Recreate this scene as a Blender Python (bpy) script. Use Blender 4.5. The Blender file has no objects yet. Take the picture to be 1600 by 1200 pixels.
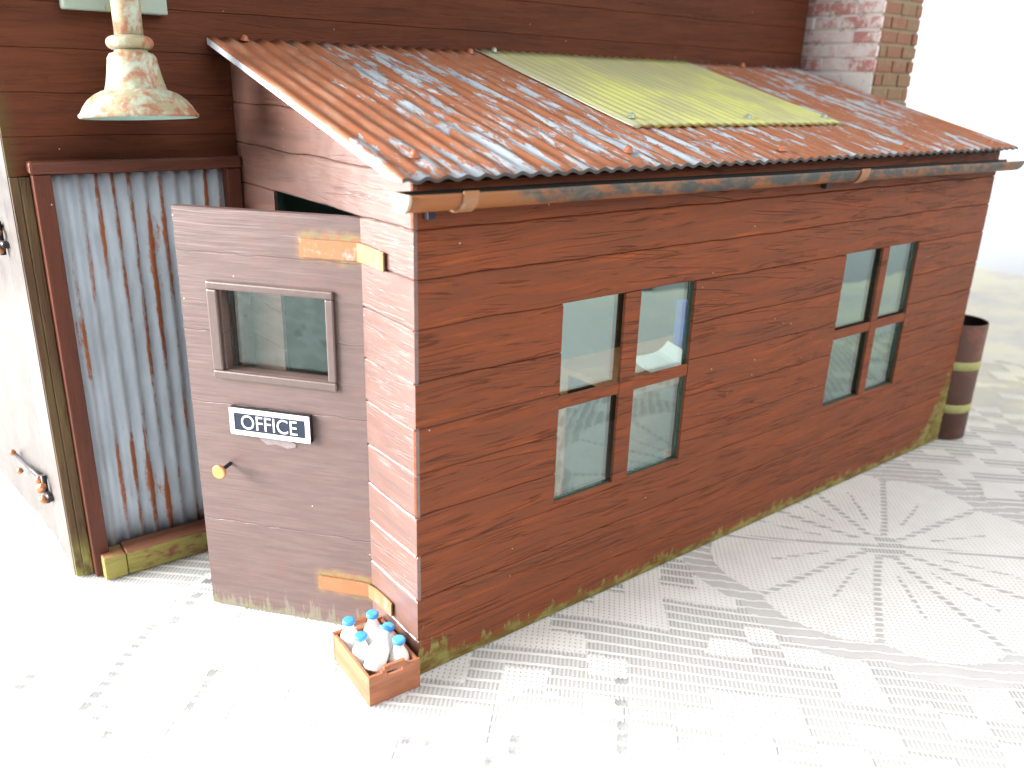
import bpy, bmesh, math, random
import numpy as np
from mathutils import Vector, Matrix, noise

S = 0.01                      # everything below is written in centimetres
random.seed(7)
scn = bpy.context.scene
COL = scn.collection

# ------------------------------------------------------------------ camera
CAM_R = [[0.7902554, -0.6121248, 0.0282793], [-0.1875122, -0.285499, -0.9398561], [0.5833829, 0.7374236, -0.3403979]]
CAM_C = [-14.65314, -24.04982, 22.84663]
cd = bpy.data.cameras.new("camera"); cam = bpy.data.objects.new("camera", cd); COL.objects.link(cam)
m = Matrix([[CAM_R[0][0], -CAM_R[1][0], -CAM_R[2][0]],
            [CAM_R[0][1], -CAM_R[1][1], -CAM_R[2][1]],
            [CAM_R[0][2], -CAM_R[1][2], -CAM_R[2][2]]])
cam.matrix_world = Matrix.Translation(Vector(CAM_C) * S) @ m.to_4x4()
cd.sensor_width = 36.0; cd.lens = 36.0 * 1313.420 / 1600.0
cd.clip_start = 0.01; cd.clip_end = 50
cd.dof.use_dof = True; cd.dof.focus_distance = 0.36; cd.dof.aperture_fstop = 11
scn.camera = cam

# ------------------------------------------------------------------ light
w = bpy.data.worlds.new("World"); scn.world = w; w.use_nodes = True
w.node_tree.nodes["Background"].inputs[0].default_value = (0.93, 0.97, 1.0, 1)
w.node_tree.nodes["Background"].inputs[1].default_value = 0.18
def lamp(name, loc, target, sx, sy, power, col):
    d = bpy.data.lights.new(name, 'AREA'); d.shape = 'RECTANGLE'; d.size = sx * S; d.size_y = sy * S
    d.energy = power; d.color = col
    o = bpy.data.objects.new(name, d); COL.objects.link(o)
    o.location = Vector(loc) * S
    o.rotation_euler = (Vector(target) - Vector(loc)).to_track_quat('-Z', 'Y').to_euler()
    return o
lamp("window_light", (-134, 78, 60), (0, 4, 8), 150, 80, 168, (1.0, 0.985, 0.96))
lamp("garden_window_light", (-95, 150, 75), (0, 10, 8), 110, 90, 20, (0.95, 0.98, 1.0))
lamp("front_fill_light", (52, -112, 102), (34, 0, 2), 190, 120, 27, (1.0, 0.985, 0.965))  # added soft fill from the front, standing in for room bounce
lamp("interior_fill_light", (20, 7.5, 19.2), (18.5, 5.0, 8), 5, 4, 0.075, (1.0, 0.97, 0.92))  # added unseen fill inside the office so the desk items show
vs = scn.view_settings
vs.view_transform = 'Standard'; vs.look = 'None'; vs.exposure = 0; vs.gamma = 1
scn.cycles.max_bounces = 8; scn.cycles.transparent_max_bounces = 16
scn.cycles.sample_clamp_indirect = 6

# ------------------------------------------------------------------ node language
class V:
    def __init__(s, nt, sock): s.nt = nt; s.o = sock
    def _m(s, op, *a):
        n = s.nt.nodes.new('ShaderNodeMath'); n.operation = op
        for i, x in enumerate((s,) + a):
            if isinstance(x, V): s.nt.links.new(x.o, n.inputs[i])
            else: n.inputs[i].default_value = x
        return V(s.nt, n.outputs[0])
    def __add__(s, b): return s._m('ADD', b)
    __radd__ = __add__
    def __sub__(s, b): return s._m('SUBTRACT', b)
    def __rsub__(s, b): return (s * -1.0) + b
    def __mul__(s, b): return s._m('MULTIPLY', b)
    __rmul__ = __mul__
    def __truediv__(s, b): return s._m('DIVIDE', b)
    def sin(s): return s._m('SINE')
    def fract(s): return s._m('FRACT')
    def abs(s): return s._m('ABSOLUTE')
    def pow(s, b): return s._m('POWER', b)
    def gt(s, b): return s._m('GREATER_THAN', b)
    def lt(s, b): return s._m('LESS_THAN', b)
    def max(s, b): return s._m('MAXIMUM', b)
    def min(s, b): return s._m('MINIMUM', b)
    def inv(s): return 1.0 - s
    def step(s, lo, hi):          # smooth step from 0 at lo to 1 at hi
        n = s.nt.nodes.new('ShaderNodeMapRange'); n.interpolation_type = 'SMOOTHSTEP'
        s.nt.links.new(s.o, n.inputs[0])
        for i, x in ((1, lo), (2, hi)):
            if isinstance(x, V): s.nt.links.new(x.o, n.inputs[i])
            else: n.inputs[i].default_value = x
        return V(s.nt, n.outputs[0])

class Mat:
    def __init__(s, name):
        s.m = bpy.data.materials.new(name); s.m.use_nodes = True
        s.nt = s.m.node_tree; s.b = s.nt.nodes["Principled BSDF"]
        tc = s.nt.nodes.new('ShaderNodeTexCoord')
        s.raw = tc.outputs['Object']
        n = s.nt.nodes.new('ShaderNodeVectorMath'); n.operation = 'SCALE'; n.inputs['Scale'].default_value = 100.0
        s.nt.links.new(s.raw, n.inputs[0]); s.P = n.outputs[0]
        sp = s.nt.nodes.new('ShaderNodeSeparateXYZ'); s.nt.links.new(s.P, sp.inputs[0])
        s.x, s.y, s.z = (V(s.nt, sp.outputs[i]) for i in range(3))
        oi = s.nt.nodes.new('ShaderNodeObjectInfo'); s.rnd = V(s.nt, oi.outputs['Random'])
    def val(s, f):
        n = s.nt.nodes.new('ShaderNodeValue'); n.outputs[0].default_value = f; return V(s.nt, n.outputs[0])
    def vec(s, x, y, z):
        n = s.nt.nodes.new('ShaderNodeCombineXYZ')
        for i, a in enumerate((x, y, z)):
            if isinstance(a, V): s.nt.links.new(a.o, n.inputs[i])
            else: n.inputs[i].default_value = a
        return n.outputs[0]
    def noise(s, x, y, z, detail=4, rough=0.55, dist=0.0):
        n = s.nt.nodes.new('ShaderNodeTexNoise'); n.inputs['Scale'].default_value = 1.0
        n.inputs['Detail'].default_value = detail; n.inputs['Roughness'].default_value = rough
        n.inputs['Distortion'].default_value = dist
        s.nt.links.new(s.vec(x, y, z), n.inputs['Vector']); return V(s.nt, n.outputs['Fac'])
    def vor(s, x, y, z):
        n = s.nt.nodes.new('ShaderNodeTexVoronoi'); n.inputs['Scale'].default_value = 1.0
        s.nt.links.new(s.vec(x, y, z), n.inputs['Vector'])
        sp = s.nt.nodes.new('ShaderNodeSeparateColor'); s.nt.links.new(n.outputs['Color'], sp.inputs[0])
        return V(s.nt, n.outputs['Distance']), V(s.nt, sp.outputs[0])
    def col(s, c):
        n = s.nt.nodes.new('ShaderNodeRGB'); n.outputs[0].default_value = (*c, 1); return n.outputs[0]
    def mix(s, f, a, b):
        n = s.nt.nodes.new('ShaderNodeMix'); n.data_type = 'RGBA'
        for i, x in ((0, f), (6, a), (7, b)):
            if isinstance(x, V): s.nt.links.new(x.o, n.inputs[i])
            elif isinstance(x, (tuple, list)): n.inputs[i].default_value = (*x, 1)
            elif isinstance(x, (int, float)): n.inputs[i].default_value = x
            else: s.nt.links.new(x, n.inputs[i])
        return n.outputs[2]
    def set(s, k, v):
        if isinstance(v, V): s.nt.links.new(v.o, s.b.inputs[k])
        elif isinstance(v, (int, float)): s.b.inputs[k].default_value = v
        elif isinstance(v, tuple): s.b.inputs[k].default_value = (*v, 1)
        else: s.nt.links.new(v, s.b.inputs[k])
    def bump(s, h, dist, strength=1.0):      # dist in cm
        n = s.nt.nodes.new('ShaderNodeBump'); n.inputs['Strength'].default_value = strength
        n.inputs['Distance'].default_value = dist * S
        s.nt.links.new(h.o, n.inputs['Height']); s.nt.links.new(n.outputs[0], s.b.inputs['Normal'])
    def specks(s, c, dens=1.1, size=0.035, keep=0.72):
        d, r = s.vor(s.x * dens, s.y * dens, s.z * dens)
        f = d.lt(size) * r.gt(keep)
        return s.mix(f * 0.8, c, (0.75, 0.7, 0.6))

MOSS = (0.20, 0.19, 0.055)
MOSS_PALE = (0.42, 0.43, 0.20)

def wood(name, axis, dark, midc, light, rough=0.5, spec=0.5, moss=None, streak=0.5, bump=0.02, crack=0.6, lines=1.0, coat=0.0):
    M = Mat(name); u, v, t = {'x': (M.x, M.z, M.y), 'y': (M.y, M.z, M.x), 'z': (M.z, M.x, M.y)}[axis]
    o = M.rnd * 37.0
    # brushed paint: long strokes leaning a little to the grain
    vv = v + M.noise(u * 0.10, v * 0.25, o, 2) * 0.9 - u * 0.03
    n1 = M.noise(u * 0.17, vv * 2.2, t * 0.7 + o, 5, 0.62)
    n2 = M.noise(u * 0.30 + 9.0, vv * 6.0, t + o, 6, 0.68)
    n3 = M.noise(u * 1.5, v * 1.5, t + o + 5.0, 3)
    c = M.mix((n1 * 0.6 + n2 * 0.4).step(0.36, 0.62), dark, midc)
    c = M.mix(n2.step(0.53, 0.74) * n1.step(0.40, 0.64) * streak, c, light)
    c = M.mix(n3.step(0.55, 0.75) * 0.35, c, dark)
    # scribed grain lines and cracks
    k = M.noise(u * 0.10 + 3.0, vv * 3.1, o + 2.0, 3, 0.5)
    cr = (k - 0.5).abs().step(0.020, 0.0) * M.noise(u * 0.35, v * 1.1, o, 4).step(0.44, 0.58)
    k2 = M.noise(u * 0.07 + 13.0, (v + u * 0.09) * 2.2, o + 4.0, 2, 0.5)
    cr2 = (k2 - 0.5).abs().step(0.014, 0.0) * M.noise(u * 0.22 + 6.0, v * 0.9, o, 4).step(0.46, 0.58)
    crk = cr.max(cr2) * crack
    c = M.mix(crk * 0.65, c, tuple(a * 0.22 for a in dark))
    c = M.mix((M.rnd - 0.5).abs() * 0.30, c, dark)
    if moss: c = moss(M, c)
    c = M.specks(c, 1.5, 0.04, 0.68)
    M.set('Base Color', c)
    M.set('Roughness', n3 * 0.25 + (rough - 0.12)); M.set('Specular IOR Level', spec)
    M.set('Coat Weight', coat); M.set('Coat Roughness', 0.34); M.set('Coat IOR', 1.6)
    g = M.noise(u * 0.35, v * 9.0, t * 2.0 + o, 4, 0.6)
    M.bump(n2 * 0.5 + g * lines - crk * 2.0, bump, 1.0)
    return M.m

RD, RM, RL = (0.155, 0.050, 0.024), (0.222, 0.058, 0.022), (0.40, 0.105, 0.021)

def moss_front(M, c):
    n = M.noise(M.x * 2.6, M.y, M.z * 0.55, 5, 0.65)
    n0 = M.noise(M.x * 0.35, M.y, 2.0, 2)
    near = M.x.step(3.2, 0.2) * 2.9
    far = M.x.step(37.5, 42.4).pow(2.5) * 4.2
    h = 0.40 + n.step(0.42, 0.85) * (0.6 + n0 * 0.9 + near * 1.15) + far * (0.55 + n * 0.9) + near * 0.12
    f = (h - M.z).step(-0.10, 0.16)
    g = M.noise(M.x * 1.2, 4.0, M.z * 2.0, 4)
    return M.mix(f * (0.55 + g * 0.6).min(1.0), c, M.mix(g.step(0.4, 0.6), (0.14, 0.105, 0.025), (0.24, 0.22, 0.065)))

wood_front = wood("red_brown_paint_front", 'x', RD, RM, RL, 0.52, 0.18, moss_front, 0.7, 0.02, 0.8)
wood_end = wood("red_brown_paint_end", 'y', (0.12, 0.058, 0.045), (0.17, 0.078, 0.058), (0.20, 0.088, 0.060), 0.38, 1.0, None, 0.4, 0.012, 0.45, 1.2, 0.6)
wood_barn = wood("red_brown_paint_barn", 'x', (0.084, 0.026, 0.013), (0.124, 0.036, 0.016), (0.165, 0.046, 0.016), 0.6, 0.15,
                 lambda M, c: M.mix(M.x.step(-8.7, -9.6) * M.z.step(26.0, 20.0) * M.noise(M.x * 2, M.y, M.z * 0.8, 3).step(0.3, 0.6) * 0.8, c, (0.10, 0.085, 0.03)),
                 0.3, 0.012, 0.4)
wood_post = wood("mossy_corner_board", 'z', (0.085, 0.045, 0.022), (0.135, 0.095, 0.040), (0.17, 0.13, 0.05), 0.6, 0.3,
                 lambda M, c: M.mix(M.z.step(2.6, 0.2) * M.noise(M.x * 2, M.y * 2, M.z, 4).step(0.3, 0.6), c, (0.30, 0.30, 0.08)), 0.6, 0.015, 0.7)
wood_frame = wood("brown_frame_paint", 'z', (0.085, 0.028, 0.017), (0.13, 0.038, 0.022), (0.18, 0.055, 0.03), 0.5, 0.25, None, 0.3, 0.012, 0.2)
wood_lintel = wood("brown_lintel_paint", 'x', (0.085, 0.028, 0.017), (0.13, 0.038, 0.022), (0.18, 0.055, 0.03), 0.45, 0.3, None, 0.3, 0.012, 0.2)
wood_side = wood("barn_side_paint", 'z', (0.075, 0.065, 0.06), (0.10, 0.088, 0.082), (0.12, 0.105, 0.10), 0.40, 0.8, None, 0.2, 0.012, 0.2)
wood_sill = wood("mossy_sill", 'x', (0.22, 0.085, 0.05), (0.30, 0.13, 0.075), (0.33, 0.17, 0.09), 0.65, 0.3,
                 lambda M, c: M.mix(M.noise(M.x * 0.9, M.y * 2.0, M.z * 2.0, 4).step(0.36, 0.50) * M.z.step(1.25, 1.05), c, (0.34, 0.30, 0.085)), 0.5, 0.02, 0.7)
wood_crate = wood("crate_stain", 'y', (0.30, 0.105, 0.05), (0.42, 0.16, 0.075), (0.5, 0.21, 0.10), 0.45, 0.5, None, 0.5, 0.008, 0.4)
wood_dark = wood("dark_fascia", 'x', (0.05, 0.018, 0.014), (0.085, 0.03, 0.02), (0.12, 0.04, 0.025), 0.6, 0.3)
wood_desk = wood("desk_wood", 'x', (0.30, 0.12, 0.05), (0.45, 0.20, 0.085), (0.55, 0.27, 0.12), 0.5, 0.4)

def plain(name, c, rough=0.5, spec=0.5, metal=0.0, var=0.12, sc=2.0, bump=0.0):
    M = Mat(name)
    n = M.noise(M.x * sc, M.y * sc, M.z * sc, 4)
    M.set('Base Color', M.mix(n.step(0.3, 0.7) * var * 2, c, tuple(a * 0.6 for a in c)))
    M.set('Roughness', rough); M.set('Specular IOR Level', spec); M.set('Metallic', metal)
    if bump: M.bump(M.noise(M.x * sc * 4, M.y * sc * 4, M.z * sc * 4, 3), bump)
    return M.m

inner_green = plain("dark_green_lining", (0.032, 0.066, 0.054), 0.7, 0.2)
inner_floor = plain("grey_floor_card", (0.16, 0.16, 0.155), 0.8, 0.2)
roof_edge = plain("pale_roof_edge", (0.68, 0.74, 0.82), 0.5, 0.4, 0, 0.05)
milk = plain("milk_white", (0.86, 0.86, 0.84), 0.22, 0.5, 0, 0.03)
cap_blue = plain("blue_cap_paint", (0.06, 0.34, 0.78), 0.35, 0.5, 0, 0.18, 9.0)
dark_metal = plain("dark_iron", (0.05, 0.045, 0.055), 0.4, 0.5, 0.5)
copper = plain("copper_bead", (0.50, 0.22, 0.11), 0.35, 0.5, 0.6)
paper = plain("white_paper", (0.88, 0.88, 0.86), 0.7, 0.3, 0, 0.04)
blue_card = plain("blue_card", (0.012, 0.10, 0.55), 0.5, 0.4)
wall_white = plain("white_wall_paint", (0.86, 0.87, 0.88), 0.8, 0.2, 0, 0.02, 0.05)
sign_navy = plain("navy_sign_face", (0.022, 0.033, 0.060), 0.6, 0.3, 0, 0.5, 14.0)
sign_white = plain("white_sign_paint", (0.85, 0.85, 0.85), 0.5, 0.3, 0, 0.03)
sign_black = plain("black_sign_edge", (0.018, 0.018, 0.022), 0.5, 0.4)
glue = plain("dried_glue", (0.27, 0.22, 0.225), 0.35, 0.5, 0, 0.2, 6.0)
knob_mat = plain("brass_pin", (0.62, 0.33, 0.13), 0.35, 0.5, 0.4)
black_in = plain("black_inside", (0.015, 0.014, 0.013), 0.7, 0.3)

def mat_door():
    M = Mat("door_paint"); u, v = M.x, M.z
    s_ = (M.x * -0.622 + (M.y - 3.7) * 0.783)
    n1 = M.noise(s_ * 0.5, 0.0, v * 4.0, 5, 0.6); n2 = M.noise(s_ * 0.35, 2.0, v * 11.0, 4, 0.6)
    c = M.mix(n1.step(0.35, 0.65), (0.122, 0.079, 0.072), (0.150, 0.098, 0.089))
    c = M.mix(M.noise(s_ * 0.8, 5.0, v * 1.2, 3).step(0.52, 0.72) * 0.4, c, (0.18, 0.085, 0.072))
    mo = M.noise(s_ * 4.5, 0.0, v * 0.7, 5, 0.7)
    f = (mo.step(0.40, 0.85) * 2.1 + 0.12 - v).step(-0.1, 0.25)
    c = M.mix(f * 0.75, c, M.mix(M.noise(s_ * 2, 1.0, v * 2).step(0.4, 0.6) * v.step(0.9, 0.1), (0.19, 0.18, 0.135), (0.20, 0.20, 0.09)))
    # rust and verdigris rubbed round the hinge straps
    for zc in (16.75, 2.15):
        d = M.noise(s_ * 1.6, 8.0, v * 2.2, 4) * 0.9 - 0.45
        f = (((v - zc).abs() + d * 0.8).step(0.75, 0.30)) * s_.step(2.8, 2.2)
        c = M.mix(f * 0.75, c, M.mix(M.noise(s_ * 3, 3.0, v * 3).step(0.45, 0.55), (0.36, 0.15, 0.05), (0.28, 0.23, 0.08)))
    M.set('Base Color', M.specks(c, 1.3, 0.04, 0.6)); M.set('Roughness', n1 * 0.2 + 0.30); M.set('Specular IOR Level', 0.7)
    gr = M.noise(s_ * 0.16, 0.0, v * 8.0 + M.noise(s_ * 0.25, 1.0, v * 0.4, 1) * 2.5, 3, 0.5)
    wz = v + M.noise(s_ * 0.5, 3.0, 1.0, 3) * 0.35
    seam = (wz - 16.4).abs().min((wz - 13.2).abs()).min((wz - 10.1).abs()).min((wz - 4.6).abs()).step(0.035, 0.0)
    M.bump(gr * 1.1 + n2 * 0.5 - seam, 0.022)
    return M.m
door_paint = mat_door()
door_trim = plain("door_trim_paint", (0.125, 0.085, 0.078), 0.38, 0.7, 0, 0.15, 3.0, 0.008)

def mat_rust_tin(name, u, v, pitch, amount, grey, rust, rustd, mode):
    M = Mat(name)
    a = {'x': M.x, 'y': M.y, 'z': M.z}
    u, v = a[u], a[v]
    if mode == 'roof':
        n = M.noise(u * 1.35, v * 0.26, 1.0, 8, 0.74, 0.3); big = M.noise(u * 0.12, v * 0.10, 7.0, 2)
        rib = M.noise(u * 1.25, v * 0.02, 3.0, 1)
        k = n + (big - 0.5) * 0.34 + (rib - 0.5) * 0.16 + u.step(3.2, 0.2) * v.step(1.5, 5.0) * 0.16
        f = k.step(amount - 0.012, amount + 0.03)
        fine = M.noise(u * 9.0, v * 3.0, 2.0, 4, 0.7)
        f = (f * 0.97 + (fine - 0.5) * 0.5 * (f * f.inv() * 4.0)).max(0.0)
        thin = M.noise(u * 2.2, v * 0.45, 12.0, 5, 0.7).step(0.45, 0.65)
        rc = M.mix(M.noise(u * 1.4, v * 0.3, 9.0, 4).step(0.35, 0.65), rustd, rust)
        rc = M.mix(thin * 0.42, rc, (0.44, 0.27, 0.19))
        gc = M.mix(M.noise(u * 1.6, v * 0.3, 5.0, 5, 0.7).step(0.42, 0.62) * 0.8, grey, tuple(g * 0.62 for g in grey))
    else:
        ph = (u / pitch).fract()
        trough = (ph - 0.62).abs().step(0.30, 0.06)
        n = M.noise(u * 1.6, v * 0.16, 1.0, 5, 0.65); fine = M.noise(u * 7.0, v * 2.5, 2.0, 4, 0.7)
        big = M.noise(u * 0.5, v * 0.12, 4.0, 2)
        k = n + (fine - 0.5) * 0.32 + (big - 0.5) * 0.5 + trough * 0.20 - 0.06
        f = k.step(amount - 0.03, amount + 0.12)
        rc = M.mix(n.step(0.45, 0.65), rustd, rust)
        gc = M.mix(M.noise(u * 2.0, v * 0.4, 5.0, 4).step(0.35, 0.7) * 0.6, grey, tuple(g * 0.65 for g in grey))
        gc = M.mix(trough * 0.26, gc, (0.20, 0.165, 0.145))
    c = M.mix(f, gc, rc)
    if mode == 'roof':      # darker brown along the troughs
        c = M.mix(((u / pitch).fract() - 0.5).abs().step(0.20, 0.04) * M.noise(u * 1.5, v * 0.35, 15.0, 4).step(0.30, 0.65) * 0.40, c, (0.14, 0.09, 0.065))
    M.set('Base Color', M.specks(c, 1.0, 0.04, 0.75))
    M.set('Roughness', f * 0.2 + 0.52); M.set('Specular IOR Level', 0.22)
    M.bump(fine * 0.5 + f * 0.8, 0.012)
    return M.m
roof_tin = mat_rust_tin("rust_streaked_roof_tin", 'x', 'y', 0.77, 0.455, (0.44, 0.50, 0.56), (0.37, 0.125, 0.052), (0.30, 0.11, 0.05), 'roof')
door_tin = mat_rust_tin("rust_streaked_door_tin", 'x', 'z', 0.66, 0.61, (0.46, 0.53, 0.60), (0.38, 0.12, 0.045), (0.24, 0.085, 0.045), 'door')

def mat_skylight():
    M = Mat("yellow_plastic_sheet")
    n = M.noise(M.x * 2.4, M.y * 0.22, 0.0, 6, 0.7); n2 = M.noise(M.x * 0.25, M.y * 0.2, 3.0, 3)
    c = M.mix((n * 0.7 + n2 * 0.5 + M.y.step(6.0, 13.0) * 0.08).step(0.48, 0.74) * 0.7, (0.88, 0.91, 0.36), (0.58, 0.58, 0.42))
    c = M.mix(M.noise(M.x * 2.2, M.y * 0.2, 8.0, 4).step(0.56, 0.70) * 0.5, c, (0.66, 0.68, 0.42))
    e = M.y.step(3.55, 3.2)
    c = M.mix(e, c, M.mix(M.noise(M.x * 1.3, 0.0, 0.0, 3).step(0.4, 0.6), (0.36, 0.32, 0.03), (0.30, 0.15, 0.02)))
    c = M.mix(M.x.step(14.1, 13.3) * 0.6, c, (0.80, 0.84, 0.78))
    M.set('Base Color', c); M.set('Roughness', 0.35); M.set('Specular IOR Level', 0.5)
    M.bump(n, 0.01); nt = M.nt
    tl = nt.nodes.new('ShaderNodeBsdfTranslucent'); nt.links.new(c, tl.inputs[0])
    mx = nt.nodes.new('ShaderNodeMixShader'); mx.inputs[0].default_value = 0.35
    nt.links.new(M.b.outputs[0], mx.inputs[1]); nt.links.new(tl.outputs[0], mx.inputs[2])
    nt.links.new(mx.outputs[0], nt.nodes["Material Output"].inputs['Surface']); return M.m
skylight_mat = mat_skylight()

def mat_patina(name, base, rust, amount, sc=1.0, third=None, rough=0.55, soft=0.08):
    M = Mat(name)
    n = M.noise(M.x * sc, M.y * sc, M.z * sc, 6, 0.68, 0.5); f = M.noise(M.x * sc * 6, M.y * sc * 6, M.z * sc * 4, 4, 0.7)
    k = n + (f - 0.5) * 0.28
    c = M.mix(k.step(amount, amount + soft), base, rust)
    if third: c = M.mix(M.noise(M.x * sc * 1.3 + 8, M.y * sc, M.z * sc, 4).step(0.50, 0.62), c, third)
    M.set('Base Color', c); M.set('Roughness', rough); M.bump(f, 0.01); return M.m
lamp_mat = mat_patina("verdigris_lamp_paint", (0.44, 0.52, 0.41), (0.36, 0.15, 0.075), 0.39, 1.1, (0.36, 0.33, 0.20), 0.55, 0.22)
def mat_gutter():
    M = Mat("rusty_gutter_paint")
    n = M.noise(M.x * 0.55 + M.z * 0.8, M.y * 0.9, M.z * 1.2, 5, 0.65); f = M.noise(M.x * 3.0, M.y * 4.0, M.z * 4.0, 4, 0.7)
    low = (M.z + M.x * 0.0075).step(19.15, 18.75)
    k = n + (f - 0.5) * 0.3 - M.x.step(5.0, 9.0) * 0.05 + M.x.step(5.5, 1.0) * 0.22 + low * 0.10
    c = M.mix(k.step(0.42, 0.62), (0.060, 0.068, 0.066), (0.29, 0.105, 0.033))
    c = M.mix(M.noise(M.x * 0.8 + 4, M.y, M.z, 4).step(0.52, 0.68) * 0.6, c, (0.19, 0.13, 0.075))
    M.set('Base Color', c); M.set('Roughness', 0.5); M.set('Specular IOR Level', 0.35); M.bump(f, 0.01); return M.m
lamp_in = plain("pale_green_enamel", (0.42, 0.66, 0.58), 0.4)
plate_mat = mat_patina("pale_green_plate", (0.33, 0.42, 0.36), (0.30, 0.17, 0.10), 0.60, 0.6, (0.36, 0.40, 0.15))
gutter_mat = mat_gutter()
strap_mat = mat_patina("orange_rust_strap", (0.33, 0.145, 0.06), (0.40, 0.35, 0.33), 0.50, 1.0, (0.30, 0.15, 0.07), 0.5, 0.2)
rivet_rust = plain("rusty_screw_head", (0.36, 0.115, 0.055), 0.4, 0.5)
rivet_green = plain("tarnished_screw_head", (0.30, 0.36, 0.28), 0.35, 0.6, 0.3)
drum_mat = mat_patina("brown_drum_paint", (0.125, 0.058, 0.045), (0.19, 0.075, 0.05), 0.55, 0.5, None, 0.5)
band_mat = plain("yellow_green_band", (0.40, 0.40, 0.17), 0.7, 0.2, 0, 0.2)
brick_pink = [mat_patina("pink_brick_%s" % n, b, (0.80, 0.76, 0.75), a, 1.6, None, 0.7, 0.16) for n, b, a in
              (("dusky", (0.62, 0.36, 0.34), 0.40), ("pale", (0.74, 0.60, 0.58), 0.38), ("red", (0.54, 0.25, 0.23), 0.46))]
brick_shaded = [mat_patina("shaded_brick_%s" % n, b, (0.24, 0.18, 0.10), 0.55, 1.6) for n, b in
               (("rust", (0.24, 0.095, 0.045)), ("olive", (0.22, 0.12, 0.055)))]  # same bricks on the front face, their shade put into browner colour
mortar = mat_patina("pale_mortar", (0.80, 0.77, 0.76), (0.50, 0.48, 0.45), 0.54, 0.9)
mortar_shaded = mat_patina("shaded_mortar", (0.25, 0.19, 0.11), (0.18, 0.13, 0.08), 0.54, 0.9)  # front-face mortar, shade put into its colour too

def mat_glass(name, ior):
    M = Mat(name); nt = M.nt
    tr = nt.nodes.new('ShaderNodeBsdfTransparent'); tr.inputs[0].default_value = (0.80, 0.88, 0.86, 1)
    gl = nt.nodes.new('ShaderNodeBsdfGlossy'); gl.inputs['Roughness'].default_value = 0.015; gl.inputs[0].default_value = (0.84, 1.0, 0.98, 1)
    fr = nt.nodes.new('ShaderNodeFresnel'); ge = nt.nodes.new('ShaderNodeNewGeometry'); bf = V(nt, ge.outputs['Backfacing'])
    nt.links.new((bf * (1.0 / ior) + bf.inv() * ior).o, fr.inputs['IOR'])      # same reflectance on both faces of the thin sheet
    mx = nt.nodes.new('ShaderNodeMixShader')
    bp = nt.nodes.new('ShaderNodeBump'); bp.inputs['Distance'].default_value = 0.004 * S
    n = M.noise(M.x * 0.5, M.y * 0.5, M.z * 0.5, 2); nt.links.new(n.o, bp.inputs['Height'])
    nt.links.new(bp.outputs[0], gl.inputs['Normal'])
    nt.links.new(fr.outputs[0], mx.inputs[0]); nt.links.new(tr.outputs[0], mx.inputs[1]); nt.links.new(gl.outputs[0], mx.inputs[2])
    nt.links.new(mx.outputs[0], nt.nodes["Material Output"].inputs['Surface'])
    return M.m
glass = mat_glass("perspex_pane", 2.6); door_glass = mat_glass("door_perspex", 1.6)

# ------------------------------------------------------------------ object helpers
def link(o, parent=None):
    COL.objects.link(o)
    if parent is not None:
        o.parent = parent
        o.matrix_parent_inverse = WORLD[parent.name].inverted()
    return o
WORLD = {}
def thing(name, label, cat, loc=(0, 0, 0), group=None):
    o = bpy.data.objects.new(name, None); COL.objects.link(o); o.empty_display_size = 0.01
    o.location = Vector(loc) * S; WORLD[o.name] = Matrix.Translation(o.location)
    tag(o, label, cat, group); return o
def tag(o, label=None, cat=None, group=None, kind=None):
    for k, v in (('label', label), ('category', cat), ('group', group), ('kind', kind)):
        if v: o[k] = v
def mesh_obj(name, bm, mats, parent=None, smooth=False, M=None, fix=True):
    if M is not None: bmesh.ops.transform(bm, matrix=M, verts=bm.verts)
    if fix: bmesh.ops.recalc_face_normals(bm, faces=bm.faces)
    bmesh.ops.scale(bm, vec=(S, S, S), verts=bm.verts)
    me = bpy.data.meshes.new(name); bm.to_mesh(me); bm.free()
    for mt in (mats if isinstance(mats, (list, tuple)) else [mats]): me.materials.append(mt)
    if smooth:
        me.polygons.foreach_set('use_smooth', [True] * len(me.polygons))
    o = bpy.data.objects.new(name, me); link(o, parent); WORLD[o.name] = Matrix.Identity(4)
    return o
def box(bm, x0, x1, y0, y1, z0, z1, bev=0.0, mi=0):
    vs_ = [bm.verts.new(p) for p in ((x0, y0, z0), (x1, y0, z0), (x1, y1, z0), (x0, y1, z0), (x0, y0, z1), (x1, y0, z1), (x1, y1, z1), (x0, y1, z1))]
    fs = [bm.faces.new([vs_[i] for i in f]) for f in ((3, 2, 1, 0), (4, 5, 6, 7), (0, 1, 5, 4), (1, 2, 6, 5), (2, 3, 7, 6), (3, 0, 4, 7))]
    for f in fs: f.material_index = mi
    if bev:
        es = list({e for f in fs for e in f.edges})
        bmesh.ops.bevel(bm, geom=es, offset=bev, segments=2, profile=0.5, affect='EDGES')
def B(*a, **k):
    bm = bmesh.new(); box(bm, *a, **k); return bm
def lathe(bm, prof, n=40, M=None, cap0=False, cap1=False, mi=0):
    rings = []
    for r, z in prof:
        rings.append([bm.verts.new((r * math.cos(2 * math.pi * i / n), r * math.sin(2 * math.pi * i / n), z)) for i in range(n)])
    for a, b in zip(rings, rings[1:]):
        for i in range(n):
            f = bm.faces.new((a[i], a[(i + 1) % n], b[(i + 1) % n], b[i])); f.material_index = mi; f.smooth = True
    if cap0: bm.faces.new(rings[0][::-1]).material_index = mi
    if cap1: bm.faces.new(rings[-1]).material_index = mi
    if M is not None: bmesh.ops.transform(bm, matrix=M, verts=[v for r in rings for v in r])
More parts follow.
